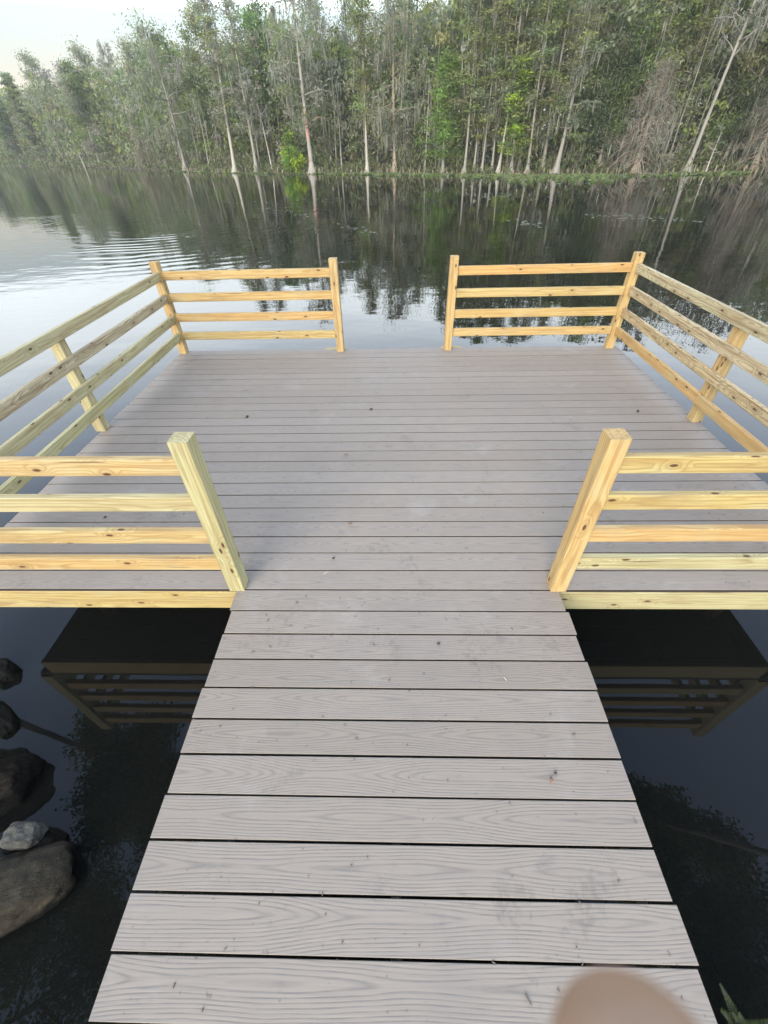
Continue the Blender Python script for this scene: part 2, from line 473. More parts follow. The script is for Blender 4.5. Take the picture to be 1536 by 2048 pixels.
def railing(side):
    if side < 0:
        base = (-2.1, Y0, 0)
        r = empty('wooden_railing', base, 'new pine railing with greenish side rails, the second of them boldly swirled brown', 'railing')
        near_in, far_out, far_in, mid_in = -.8699 - W, -2.6896, -.7138, -2.648
        near_out = -2.6896
        ym = 3.2834
    else:
        base = (2.1, Y0, 0)
        r = empty('wooden_railing', base, 'new pine railing whose lowest side rail is orange and jointed at its middle post', 'railing')
        near_in, far_out, far_in, mid_in = .8796, 2.5752, .6073, 2.6534
        near_out = 2.63
        ym = 3.3573
    P = PINE
    post(r, base, near_in, YN, P[1] if side < 0 else P[0])
    post(r, base, near_out, YN, P[1])
    post(r, base, far_out, YP, P[0])
    post(r, base, far_in, YP, P[0])
    post(r, base, mid_in - W if side < 0 else mid_in, ym, P[1] if side < 0 else P[0], h=.835)
    for k, z in enumerate(ZR):
        # near rails
        mats = ([P[0], P[0], P[1], P[0]], [P[1], P[2], P[0], P[0]])[side > 0]
        x0, x1 = (near_out + W, near_in) if side < 0 else (near_in + W, near_out)
        rail(r, base, (x0, YN + .045, 0), (x1, YN + .045, 0), 'x', z, mats[k])
        # far rails
        x0, x1 = (far_out + W, far_in) if side < 0 else (far_in + W, far_out)
        rail(r, base, (x0, YP + .045, 0), (x1, YP + .045, 0), 'x', z, P[2] if k % 2 else P[0])
        # side rails, on the inner face of the middle post, butted to both corner posts
        xs = mid_in + .0195 if side < 0 else mid_in - .0195
        ms = ([P[1], P[1], P[3], P[1]], [P[2], P[3], P[3], P[3]])[side > 0]
        ya, yb = YN + W, YP
        if side > 0 and k == 0:
            ymid = ym + .045
            rail(r, base, (xs, ya, 0), (xs, ymid - .003, 0), 'y', z - .004, ms[k])
            rail(r, base, (xs, ymid + .003, 0), (xs, yb, 0), 'y', z + .003, ms[k])
        else:
            rail(r, base, (xs, ya, 0), (xs, yb, 0), 'y', z, ms[k])
    return r
railing(-1); railing(1)

# ------------------------------------------------------------------ ground, water
SHX = [-420, -260, -160, -105, -56.5, -26, -11, -1, 5.5, 13.7, 21.5, 31, 60, 140, 420]
SHY = [330, 235, 182, 143, 104, 72, 62.5, 58, 53, 48, 46, 45.5, 44, 30, 0]
def shore(x): return np.interp(x, SHX, SHY)
def near_shore(x): return np.interp(x, [-420, -60, -12, -5, -3.2, -2.2, 2.2, 3.2, 6, 14, 60, 420], [-60, -8, .5, 1.2, .6, -2.1, -2.1, -1.0, -.6, -2, -14, -60])
def gz(x, y):
    d = (y - shore(x)) * .75
    far = np.where(d > 0, -.55 + .28 * (1 - np.exp(-d / .6)) + np.minimum(d, 60) * .02, -.55 + np.maximum(d * .25, -1.3))
    dn = near_shore(x) - y
    nr = np.where(dn > 0, -.56 + .35 * (1 - np.exp(-dn / .5)) + np.minimum(dn, 40) * .03, -.56 + np.maximum(dn * .35, -1.3))
    return np.maximum(far, nr)
def sheet(name, xs, ys, zf, mat):
    X, Yg = np.meshgrid(xs, ys)
    Z = zf(X, Yg)
    nx, ny = len(xs), len(ys)
    v = np.stack([X, Yg, Z], -1).reshape(-1, 3)
    f = [(j * nx + i, j * nx + i + 1, (j + 1) * nx + i + 1, (j + 1) * nx + i) for j in range(ny - 1) for i in range(nx - 1)]
    me = bpy.data.meshes.new(name); me.from_pydata(v.tolist(), [], f)
    me.polygons.foreach_set('use_smooth', [True] * len(f))
    me.materials.append(mat)
    o = bpy.data.objects.new(name, me); col.objects.link(o)
    return tag(o, kind='structure')
def spread(lo, hi, mid, n):
    t = np.linspace(-1, 1, n)
    g = np.sign(t) * np.abs(t) ** 2.6
    return mid + np.where(g < 0, -g * (lo - mid), g * (hi - mid))
gx = np.unique(np.concatenate([spread(-440, 440, 0, 80), np.linspace(-60, 40, 80), np.linspace(-6, 6, 40)]))
gy = np.unique(np.concatenate([spread(-440, 440, 40, 80), np.linspace(40, 110, 90), np.linspace(-6, 4, 40)]))
def ground_z(X, Yg):
    z = gz(X, Yg)
    nz = np.sin(X * 1.7 + np.sin(Yg * 1.1)) * np.cos(Yg * 1.9 + X * .4)
    return z + .05 * nz * (z > -.6)
sheet('ground', gx, gy, ground_z, mat_ground())
sheet('water', np.linspace(-438, 438, 3), np.linspace(-438, 438, 3), lambda X, Yg: X * 0 + WATER, mat_water())
tag(bpy.data.objects['ground'], 'dark swamp soil of the wooded banks', 'ground')
tag(bpy.data.objects['water'], 'still dark tannin brown lake water mirroring sky and trees', 'water')

# ------------------------------------------------------------------ trees
def unit(a): return a / np.maximum(np.linalg.norm(a, axis=-1, keepdims=True), 1e-6)
COLS = dict(fern=(.215, .255, .088), green=(.140, .192, .064), dark=(.090, .120, .052), lime=(.330, .430, .045),
            bright=(.165, .255, .056), moss=(.275, .276, .215), olive=(.215, .212, .090), twig=(.225, .192, .142), grey=(.245, .238, .195), sage=(.215, .242, .140))
def tint(names, n, jit=.22):
    """natural leaf to leaf variation of hue and value"""
    pal = np.array([COLS[k] for k in names])
    c = pal[rng.integers(0, len(pal), n)] * 1.14
    return c * (1 + jit * rng.standard_normal((n, 1))).clip(.45, 1.7) * (1 + .045 * rng.standard_normal((n, 3))).clip(.75, 1.25)

def place(px, off):
    d = ray(px, 340); d.z = 0; d.normalize()
    lo, hi = 5, 400
    for _ in range(40):
        m = (lo + hi) / 2
        if d.y * m - (float(shore(d.x * m)) + off) < 0: lo = m
        else: hi = m
    return Vector((CAMX + d.x * lo, d.y * lo, 0))

def tree(px, off, kind, H, r, label, group='trees along the far bank', bark=None, cr=2.2, z0=.35, pal=None, dens=1.0, lean=(0, 0), name=None, cat='tree', limbs=None, leaf=1.0, moss=None, loc=None, flare=2.2):
    p = loc if loc is not None else place(px, off)
    p = Vector((p.x, p.y, float(gz(np.array(p.x), np.array(p.y)))))
    if loc is None and H > 12.5: H = (12.6 if px < 330 else 13.7) + .34 * (H - 12.5)
    if loc is None and px < 262: H *= 1.22
    r *= .66; flare *= 1.15
    nm = name or {'cypress': 'cypress_tree', 'mossy': 'mossy_tree', 'leafy': 'leafy_tree', 'twiggy': 'twiggy_tree', 'bush': 'bush', 'bare': 'bare_tree'}[kind]
    root = empty(nm, p, label, cat, group)
    dist = math.hypot(p.x, p.y); ls = leaf * max(.75, (dist / 60) ** .55)
    mb = MB()
    # trunk ---------------------------------------------------------------
    def axis(z):
        t = z / H
        return Vector((lean[0] * z + ph[0] * math.sin(t * 3.1 + ph[2]) * .02 * H, lean[1] * z + ph[1] * math.sin(t * 2.7 + ph[3]) * .02 * H, z))
    ph = rng.uniform(-1, 1, 4)
    o0 = axis(0)
    zs = [-.5, 0, .25, .6, 1.1, 1.8] + list(np.linspace(2.8, H, 9)) if H > 4 else [-.3, 0, .3 * H, .6 * H, H]
    pts = [axis(z) - o0 * 1 for z in zs]
    for q, z in zip(pts, zs): q.z = z
    rad = []
    for z in zs:
        rr = r * max(.10, 1 - .92 * max(z, 0) / H) ** .8
        fl = flare * r * .62 * math.exp(-max(z, 0) / .55)
        rad.append((rr + fl, .22 * math.exp(-max(z, 0) / .8)))
    if kind != 'bush': mb.tube(pts, rad, 12 if kind == 'cypress' else 9, 6)
    def at(z):
        q = axis(z) - o0; q.z = z; return q
    # limbs ---------------------------------------------------------------
    nl = limbs or int({'cypress': 34, 'mossy': 26, 'leafy': 22, 'twiggy': 44, 'bush': 16, 'bare': 9}[kind])
    tips = []                                     # (points along each limb)
    zc0 = (z0 * (.55 if kind in ('cypress', 'mossy') else 1)) * H
    for i in range(nl):
        t = (i + rng.uniform(0, 1)) / nl
        z = zc0 + (H * .985 - zc0) * t
        if kind == 'bush': z = .05 * H + .5 * H * t
        prof = {'cypress': (1 - t) ** .55 * (.55 + .45 * rng.uniform()), 'mossy': math.sin(math.pi * (.18 + .78 * t)) ** .7, 'leafy': math.sin(math.pi * (.15 + .8 * t)) ** .6,
                'twiggy': (1 - t) ** .8, 'bush': math.sqrt(max(0, 1 - t * t)) , 'bare': .8 - .5 * t}[kind]
        Lb = cr * prof * rng.uniform(.65, 1.15) + .15
        az = i * 2.399 + rng.uniform(-.5, .5)
        rise = {'cypress': rng.uniform(-.05, .35), 'mossy': rng.uniform(.0, .7), 'leafy': rng.uniform(.1, .8), 'twiggy': rng.uniform(-.75, -.15), 'bush': rng.uniform(.3, 1.6), 'bare': rng.uniform(.2, .9)}[kind]
        a = at(z); d = Vector((math.cos(az), math.sin(az), rise)); d.normalize()
        ptsb = [a]
        for s in range(1, 5):
            d2 = d + Vector(rng.uniform(-.28, .28, 3).tolist()) + Vector((0, 0, -.14 * s if kind in ('mossy', 'twiggy') else 0))
            d2.normalize()
            ptsb.append(ptsb[-1] + d2 * Lb / 4)
        rb = min(r * .42, .014 * Lb + .010) * (1.25 if kind in ('bare', 'mossy') else 1)
        mb.tube(ptsb, [rb, rb * .75, rb * .55, rb * .4, rb * .2], 4)
        tips.append(np.array([list(q) for q in ptsb]))
        # side twigs
        for k in range({'twiggy': 3, 'bare': 3, 'mossy': 1}.get(kind, 0)):
            s = rng.integers(1, 4); q = ptsb[s]
            dd = (d + Vector(rng.uniform(-.9, .9, 3).tolist())).normalized() * Lb * rng.uniform(.25, .5)
            q2 = q + dd * .5 + Vector((0, 0, rng.uniform(-.1, .1))); q3 = q + dd
            mb.tube([q, q2, q3], [rb * .4, rb * .3, rb * .12], 3)
            tips.append(np.array([list(q), list(q2), list(q3), list(q3), list(q3)]))
    bk = bark or {'cypress': BARK_PALE, 'mossy': BARK_GREY, 'leafy': BARK_GREY, 'twiggy': BARK_BROWN, 'bush': BARK_DARK, 'bare': BARK_WHITE}[kind]
    mb.build('stem' if kind == 'bush' else 'trunk', bk, root)
    # crown ---------------------------------------------------------------
    if tips:
        T = np.array(tips)                        # (nl,5,3)
        pal = pal or {'cypress': ('fern', 'sage', 'fern', 'olive'), 'mossy': ('sage', 'moss', 'green'), 'leafy': ('green', 'dark', 'green', 'olive'), 'twiggy': ('twig', 'grey', 'olive'), 'bush': ('green', 'bright'), 'bare': ('moss', 'grey')}[kind]
        n = int({'cypress': 4200, 'mossy': 4600, 'leafy': 8200, 'twiggy': 3200, 'bush': 2600, 'bare': 140}[kind] * dens)
        li = rng.integers(0, len(T), n)
        s = rng.uniform(.25 if kind != 'cypress' else .1, 1, n) * 3.999
        i0 = s.astype(int); fr = (s - i0)[:, None]
        C = T[li, i0] * (1 - fr) + T[li, i0 + 1] * fr
        # clumps: limbs carry a few tufts rather than an even fuzz
        tuft = T[li, 1 + (rng.integers(0, 4, n))]
        pull = rng.uniform(0, .75, (n, 1)) if kind in ('leafy', 'bush') else rng.uniform(0, .35, (n, 1))
        C = C * (1 - pull) + tuft * pull
        spread_ = {'cypress': (.42, .42, .17), 'mossy': (.52, .52, .40), 'leafy': (.42, .42, .36), 'twiggy': (.30, .30, .22), 'bush': (.30, .30, .26), 'bare': (.12, .12, .12)}[kind]
        C = C + (rng.standard_normal((n, 3)) if loc is None else rng.standard_normal((n, 3)).clip(-1.5, 1.5)) * np.array(spread_) * (cr / 2.2) ** .5 * (.75 if loc is not None else 1)
        limb_hue = tint(pal, len(T), .18)[li]
        colr = limb_hue * (1 + .12 * rng.standard_normal((n, 1))).clip(.5, 1.6)
        U = unit(rng.standard_normal((n, 3)) * np.array((1, 1, .35 if kind == 'cypress' else 1.0)))
        N = unit(rng.standard_normal((n, 3)) + np.array((0, 0, 1.6 if kind in ('cypress', 'leafy', 'bush') else .2)))
        V = unit(np.cross(N, U))
        lu, lv = {'cypress': (.16, .048), 'mossy': (.14, .042), 'leafy': (.105, .055), 'twiggy': (.24, .018), 'bush': (.11, .062), 'bare': (.1, .04)}[kind]
        sz = rng.uniform(.6, 1.45, (n, 1)) * ls
        quads('crown' if kind != 'bush' else 'foliage', C, U * lu * sz, V * lv * sz, colr, LEAF, root)
        # hanging moss ----------------------------------------------------
        nm_ = moss if moss is not None else {'mossy': 1300, 'cypress': 420, 'twiggy': 520, 'bare': 60, 'leafy': 130, 'bush': 0}[kind]
        if nm_:
            li = rng.integers(0, len(T), nm_); s = rng.uniform(.8, 3.99, nm_); i0 = s.astype(int); fr = (s - i0)[:, None]
            C = T[li, i0] * (1 - fr) + T[li, i0 + 1] * fr
            Lh = rng.uniform(.25, 1.0, (nm_, 1)) * (.8 if kind != 'mossy' else 1.1) * rng.choice([.5, 1, 1], (nm_, 1))
            C = C + rng.standard_normal((nm_, 3)) * .12; C[:, 2:] -= Lh * .8
            az = rng.uniform(0, 6.28, nm_)
            V = np.stack([np.cos(az), np.sin(az), 0 * az], -1) * rng.uniform(.018, .045, (nm_, 1)) * ls
            U = unit(np.array((0, 0, 1.0)) + rng.standard_normal((nm_, 3)) * .06) * Lh
            quads('moss_foliage', C, U, V, tint(('moss', 'moss', 'grey'), nm_, .15), LEAF, root)
    return root

FB = 'trees along the far bank'
T = tree
# farthest end, where the bank runs away
T(-20, 5, 'leafy', 11, .22, 'low grey green tree at the far end of the bank, cut by the photo edge', cr=4.0, z0=.12, pal=('sage', 'green', 'moss'), leaf=1.1)
T(48, 3, 'leafy', 10.5, .2, 'rounded sage green tree, second from the far end of the tree line', cr=4.0, z0=.08, pal=('sage', 'green', 'sage'), leaf=1.1)
T(92, 4, 'cypress', 13, .2, 'pale feathery tree reaching down to the water beside the leaning dead pole', cr=3.4, z0=.1, pal=('sage', 'fern', 'sage'), dens=1.5, leaf=1.1)
T(152, 7, 'mossy', 17.5, .28, 'tall tree with a ragged see-through top standing clear of the low far trees', cr=3.6, z0=.2, lean=(-.05, 0), pal=('sage', 'green', 'moss'), dens=1.2, moss=700)
T(205, 3, 'leafy', 11.5, .22, 'dense grey green tree behind the dead leaning poles', cr=4.2, z0=.1, pal=('sage', 'green', 'moss'), dens=1.2)
T(240, 9, 'mossy', 15.5, .25, 'mossy tree with a rounded dome top beside the tall open grey crown', cr=3.8, z0=.2, dens=1.2)
T(285, 8, 'bare', 22, .28, 'tall thin tree with an open grey crown cut by the top of the photo', bark=BARK_GREY, cr=3.2, z0=.55, limbs=26, dens=9, moss=420)
T(300, 2, 'twiggy', 7, .14, 'low brownish twiggy tree over dark roots at the waterline', cr=2.6, z0=.2, dens=.9)
T(335, 5, 'mossy', 13.5, .25, 'pale moss hung tree filling the gap beside the crooked oak', cr=3.6, z0=.15, dens=1.2)
T(372, 1.0, 'mossy', 13, .30, 'mossy oak with long dark crooked limbs and a pale flared foot in the water', name='oak_tree', cr=5.2, z0=.26, limbs=18, bark=BARK_GREY, moss=1300, dens=1.1)
T(420, 1.5, 'bare', 7.5, .10, 'thin pole trunk between the crooked oak and the whitish tall trunk', cr=1.0, z0=.5, bark=BARK_PALE, limbs=5)
T(470, .2, 'cypress', 21, .30, 'tall whitish trunk with a strongly swollen foot, nearest the crooked oak', bark=BARK_WHITE, cr=2.6, z0=.45, dens=.9, lean=(-.02, 0), moss=500, pal=('sage', 'moss', 'fern'))
T(455, 6, 'leafy', 14.5, .25, 'green tree with yellowish lower leaves behind the tall whitish trunk', cr=3.2, z0=.12, pal=('green', 'olive', 'sage'))
T(514, .5, 'cypress', 20, .27, 'pale trunk with stubby broken side branches, next after the tall whitish one', bark=BARK_PALE, cr=2.6, z0=.4, dens=.8, moss=450, pal=('sage', 'moss'))
T(550, 7, 'leafy', 13.5, .25, 'dark green leafy tree between the pale trunks and the pink patched one', cr=3.2, z0=.2, pal=('green', 'bright', 'dark'))
T(545, 1.2, 'bare', 7.5, .11, 'crooked pale dead tree leaning over the roots beside the lime green bush', cr=2.0, z0=.35, lean=(-.12, .02), limbs=6)
T(590, -.3, 'bush', 3.3, .05, 'lime green bush at the water in front of the pink patched trunk', name='lime_bush', cat='bush', group=None, cr=1.5, pal=('lime', 'lime', 'bright'), dens=1.2)
T(585, 2.5, 'bush', 5.6, .08, 'smaller yellow green sapling above the lime green bush', name='sapling', cat='sapling', group=None, cr=1.1, pal=('lime', 'bright', 'green'), dens=.6)
T(625, .1, 'mossy', 20, .36, 'thick trunk with a pinkish bare patch beside the lime green bush', name='cypress_tree', bark=BARK_PINK, cr=3.6, z0=.42, dens=1.0, limbs=24, lean=(-.025, 0))
T(655, 8, 'mossy', 15, .25, 'grey mossy tree rising behind the pink patched trunk', cr=3.4, z0=.15)
T(684, 1.5, 'bare', 7.5, .085, 'thin dark trunk halfway between the pink patched trunk and the slim white one', bark=BARK_GREY, cr=1.2, z0=.45, limbs=7)
T(735, .4, 'cypress', 14.5, .20, 'slim white trunk standing alone before dark undergrowth', bark=BARK_WHITE, cr=2.3, z0=.5, pal=('olive', 'fern', 'fern'))
T(720, 10, 'mossy', 13.5, .25, 'mossy tree under the deepest dip of sky behind the slim white trunk', cr=3.2, z0=.15)
T(790, .8, 'mossy', 16.5, .24, 'moss draped tree with reddish roots, next after the slim white trunk', bark=BARK_BROWN, name='cypress_tree', cr=2.8, z0=.2, pal=('olive', 'sage', 'moss'))
T(820, 9, 'mossy', 17, .28, 'tall grey tree with dark boughs forking behind the moss draped trunk', cr=3.8, z0=.35, bark=BARK_DARK, moss=1000)
T(850, 2.2, 'bare', 7, .10, 'twisted pale limb tree rising beside the tiered green cypress', cr=1.6, z0=.4, limbs=8)
T(886, .5, 'cypress', 8.2, .17, 'short cypress with fresh green foliage in flat tiers above a flared foot', cr=2.7, z0=.22, pal=('bright', 'fern', 'bright'), dens=1.35, bark=BARK_PALE, moss=80)
T(905, 8, 'cypress', 17, .24, 'feathery green cypress towering behind the short tiered one', cr=3.0, z0=.2, pal=('fern', 'sage', 'olive'), dens=1.2)
T(929, .6, 'cypress', 17, .155, 'straight pale trunk first in the close stand of cypress poles after the tiered cypress', cr=2.0, z0=.4)
T(997, .8, 'cypress', 19, .15, 'brightest and straightest of the close stand of cypress poles', bark=BARK_WHITE, cr=1.8, z0=.5, dens=.9, lean=(0.012, 0))
for px, off, h in ((948, 2.0, 16), (964, 1.0, 17.5), (984, 1.6, 16), (1012, 3.0, 15), (1036, 2.4, 16)):
    T(px, off, 'cypress', h, .125, 'thin cypress pole with pale bark in the middle of the close stand', group='thin cypress poles in the close stand', cr=1.9, z0=.3, dens=.9)
T(1023, .7, 'cypress', 7.5, .16, 'small lime tipped cypress in front of the close stand of poles', cr=1.7, z0=.25, pal=('lime', 'bright', 'fern'), dens=.8, moss=40)
T(1055, .8, 'cypress', 16, .15, 'slim cypress with a dark flared foot beyond the brightest pole', cr=2.1, z0=.3)
T(1084, 2.6, 'cypress', 19, .2, 'tall pale green cypress whose trunk stays bare high up, behind the flared foot trunk', cr=2.4, z0=.35, bark=BARK_PALE)
T(1112, .3, 'cypress', 15, .22, 'cypress with the widest flared foot, at the end of the floating weeds', cr=2.3, z0=.32, flare=3.2, bark=BARK_PALE)
T(1150, 6, 'cypress', 16, .2, 'light green feathery cypress behind the widest flared foot', cr=2.8, z0=.12, dens=1.3, pal=('fern', 'bright', 'olive'))
T(1195, 3, 'leafy', 7.5, .16, 'dark shaded tree over the black gap before the brown twig pyramid', cr=2.8, z0=.1, pal=('dark', 'green'))
T(1245, 5, 'leafy', 16, .25, 'broad fresh green crown high over the brown twig pyramid', cr=3.4, z0=.3, pal=('bright', 'green', 'fern'), dens=1.2)
T(1252, 2.5, 'cypress', 12, .10, 'thin straight trunk just behind the brown twig pyramid', cr=1.7, z0=.5, dens=.7)
T(1271, .4, 'twiggy', 6.8, .26, 'brown cypress like a twig pyramid draped in moss, on a stout foot', cr=4.3, z0=.12, pal=('twig', 'grey', 'twig'), dens=1.5, limbs=60, moss=700)
T(1318, 3.5, 'cypress', 14, .12, 'thin pale trunk between the brown twig pyramid and the great leaning trunk', cr=1.9, z0=.4)
T(1345, 7, 'leafy', 15, .25, 'bluish dark tree behind the great leaning pale trunk', cr=3.4, z0=.2, pal=('dark', 'sage', 'green'))
T(1374, .5, 'bare', 15, .23, 'great pale leaning trunk with bare branches near its top', bark=BARK_PALE, cr=3.6, z0=.45, limbs=26, lean=(.05, -.02), dens=14, moss=600)
T(1413, -.2, 'bare', 3.0, .07, 'small white dead snag with curved branches at the waterline', name='dead_snag', cat='dead tree', group=None, cr=1.6, z0=.35, limbs=5, dens=.01, moss=0, flare=.6)
T(1440, 4, 'leafy', 9.5, .2, 'dark green tree with yellowing leaves behind the white snag', cr=3.4, z0=.08, pal=('green', 'olive', 'dark', 'olive'), dens=1.25)
T(1470, 8, 'mossy', 16, .28, 'tall grey brown mossy tree behind the yellowing dark green one', cr=3.8, z0=.3, pal=('twig', 'grey', 'sage'), moss=900)
T(1505, .6, 'twiggy', 7.5, .2, 'grey twiggy tree drooping to the water near the edge of the photo', cr=3.2, z0=.1, pal=('twig', 'grey'), dens=1.1, moss=500)
T(1530, 3, 'mossy', 13, .24, 'grey brown tree full of dead limbs behind the drooping twiggy one', cr=3.4, z0=.15, pal=('twig', 'grey', 'olive'))
T(1575, 1.5, 'mossy', 15, .28, 'mossy brown tree half cut off by the edge of the photo', cr=3.6, z0=.12, pal=('twig', 'grey', 'sage'))
# two thin poles standing in the water
def pole(p0, p1, r, label):
    a = atz(*p0, WATER); d = ray(*p1); t = a.y / d.y
    b = Vector((CAMX + d.x * t, d.y * t, CAMH + d.z * t))
    mb = MB(); v = b - a
    mb.tube([a * 0 - v * .12, v * .25 + Vector((.03, 0, 0)), v * .6, v], [r * 1.5, r, r * .8, r * .45], 7)
    s = v * .55; mb.tube([s, s + Vector((.25, .1, .22)), s + Vector((.4, .1, .55))], [r * .5, r * .4, r * .15], 5)
    o = mb.build('dead_pole', BARK_WHITE); o.location = a
    tag(o, label, 'dead trunk')
pole((172, 340), (156, 304), .085, 'pale dead trunk leaning out of the open water at the far bank')
pole((144, 333), (124, 290), .07, 'thinner pale dead pole close to the far bank behind the leaning one')

# the unbroken wood behind the front rows
def woodland():
    n = 330000
    u = rng.uniform(0, 1, n)
    # positions along the bank, thinner where it is far away
    xs = np.where(u < .70, rng.uniform(-30, 48, n), -30 - 150 * rng.uniform(0, 1, n) ** 1.3)
    back = 3 + 16 * rng.uniform(0, 1, n) ** 1.1
    ys = shore(xs) + back * 1.2
    k1 = np.sin(xs * .31) + .7 * np.sin(xs * .83 + 1.3) + .5 * np.sin(xs * 1.9 + .4)
    top = 10.0 + np.where(xs > -32, .9, 0) + 1.2 * k1 + np.where(xs > 8, 1.4, 0) + np.where(xs < -32, 2.0, 0) + .08 * back
    z = top * rng.uniform(0.0, 1, n) ** .85
    cl = rng.integers(0, 2600, n)
    cc = rng.standard_normal((2600, 3)) * np.array((.6, .6, .45))
    pal = [('dark', 'green', 'sage', 'olive'), ('sage', 'moss', 'green', 'dark')]
    hue = tint(('green', 'sage', 'olive', 'fern', 'fern', 'sage', 'moss', 'green'), 2600, .2)
    cx = rng.uniform(-1, 1, (2600,))
    C = np.stack([xs, ys, z], -1)
    # snap to clump cells so that the mass has lumps and gaps
    cell = np.floor(C / np.array((1.9, 3.0, 1.5))).astype(int)
    h = (cell[:, 0] * 73856093 ^ cell[:, 1] * 19349663 ^ cell[:, 2] * 83492791) % 2600
    ctr = (cell + .5) * np.array((1.9, 3.0, 1.5)) + cc[h]
    pull = np.where(rng.uniform(0, 1, (n, 1)) < .45, 0, rng.uniform(.1, .7, (n, 1)))
    C = C * (1 - pull) + ctr * pull
    colr = hue[h] * (1 + .12 * rng.standard_normal((n, 1))).clip(.5, 1.6)
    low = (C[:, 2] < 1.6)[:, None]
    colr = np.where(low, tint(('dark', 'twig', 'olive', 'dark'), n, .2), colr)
    g = gz(C[:, 0], C[:, 1]); C[:, 2] = np.maximum(C[:, 2] + g, g + .05)
    U = unit(rng.standard_normal((n, 3)) * np.array((1, 1, 1.2))); N = unit(rng.standard_normal((n, 3)) + np.array((0, -.5, .5))); V = unit(np.cross(N, U))
    sz = rng.uniform(.55, 1.5, (n, 1)) * np.maximum(1, np.hypot(C[:, :1], C[:, 1:2]) / 60) ** .6
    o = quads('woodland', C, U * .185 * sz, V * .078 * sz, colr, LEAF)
    tag(o, 'unbroken grey green wood behind the front row of trees', 'woodland', kind='stuff')
woodland()

def wood_trunks():
    """thin pale stems deep in the wood, too many to tell apart"""
    mb = MB()
    for i in range(130):
        x = rng.uniform(-34, 46) if i < 100 else rng.uniform(-130, -34)
        y = float(shore(x)) + rng.uniform(2, 8)
        zb = float(gz(np.array(x), np.array(y))); H = rng.uniform(6, 13); r = rng.uniform(.03, .085) * max(1, y / 70)
        l = rng.uniform(-.06, .06, 2)
        pts = [(x + l[0] * z + .06 * math.sin(z * .9 + i), y + l[1] * z, zb + z) for z in np.linspace(-.2, H, 6)]
        mb.tube(pts, [r * (1.5 if k == 0 else 1 - .15 * k) for k in range(6)], 5)
    o = mb.build('woodland_stems', BARK_GREY)
    tag(o, 'thin pale stems crowding the wood behind the front trees', 'tree stems', kind='stuff')
wood_trunks()

def bank_growth():
    """roots, cypress knees and low brush at the waterline"""
    n = 15000
    xs = np.where(rng.uniform(0, 1, n) < .75, rng.uniform(-28, 44, n), rng.uniform(-150, -28, n))
    ys = shore(xs) + rng.uniform(-.25, 3.2, n)
    m = .35 + .9 * np.clip(np.sin(xs * .9) * np.sin(xs * .37 + 1) + .5, 0, 1.5)
    z = gz(xs, ys) + rng.uniform(0, 1, n) ** 1.6 * m * 1.5
    C = np.stack([xs, ys, np.maximum(z, WATER + .02)], -1)
    U = unit(rng.standard_normal((n, 3)) * np.array((.6, .6, 1.3))); V = unit(np.cross(unit(rng.standard_normal((n, 3))), U))
    sz = rng.uniform(.6, 1.4, (n, 1)) * np.maximum(1, ys[:, None] / 60)
    colr = tint(('dark', 'olive', 'twig', 'dark', 'green'), n, .25)
    o = quads('bank_undergrowth', C, U * .20 * sz, V * .045 * sz, colr, LEAF)
    tag(o, 'dark tangled brush and roots along the far waterline', 'undergrowth', kind='stuff')
    mb = MB()
    for i in range(220):
        x = rng.uniform(-30, 40); y = float(shore(x)) + rng.uniform(-.35, .9)
        h = rng.uniform(.15, .6); r = rng.uniform(.03, .07)
        mb.tube([(x, y, -.75), (x + rng.uniform(-.04, .04), y, -.5 + h * .5), (x + rng.uniform(-.05, .05), y, -.5 + h)], [r * 1.5, r, r * .5], 5)
    o = mb.build('cypress_knees', BARK_BROWN)
    tag(o, 'brown cypress knees standing in a row along the far waterline', 'cypress knees', kind='stuff')
bank_growth()

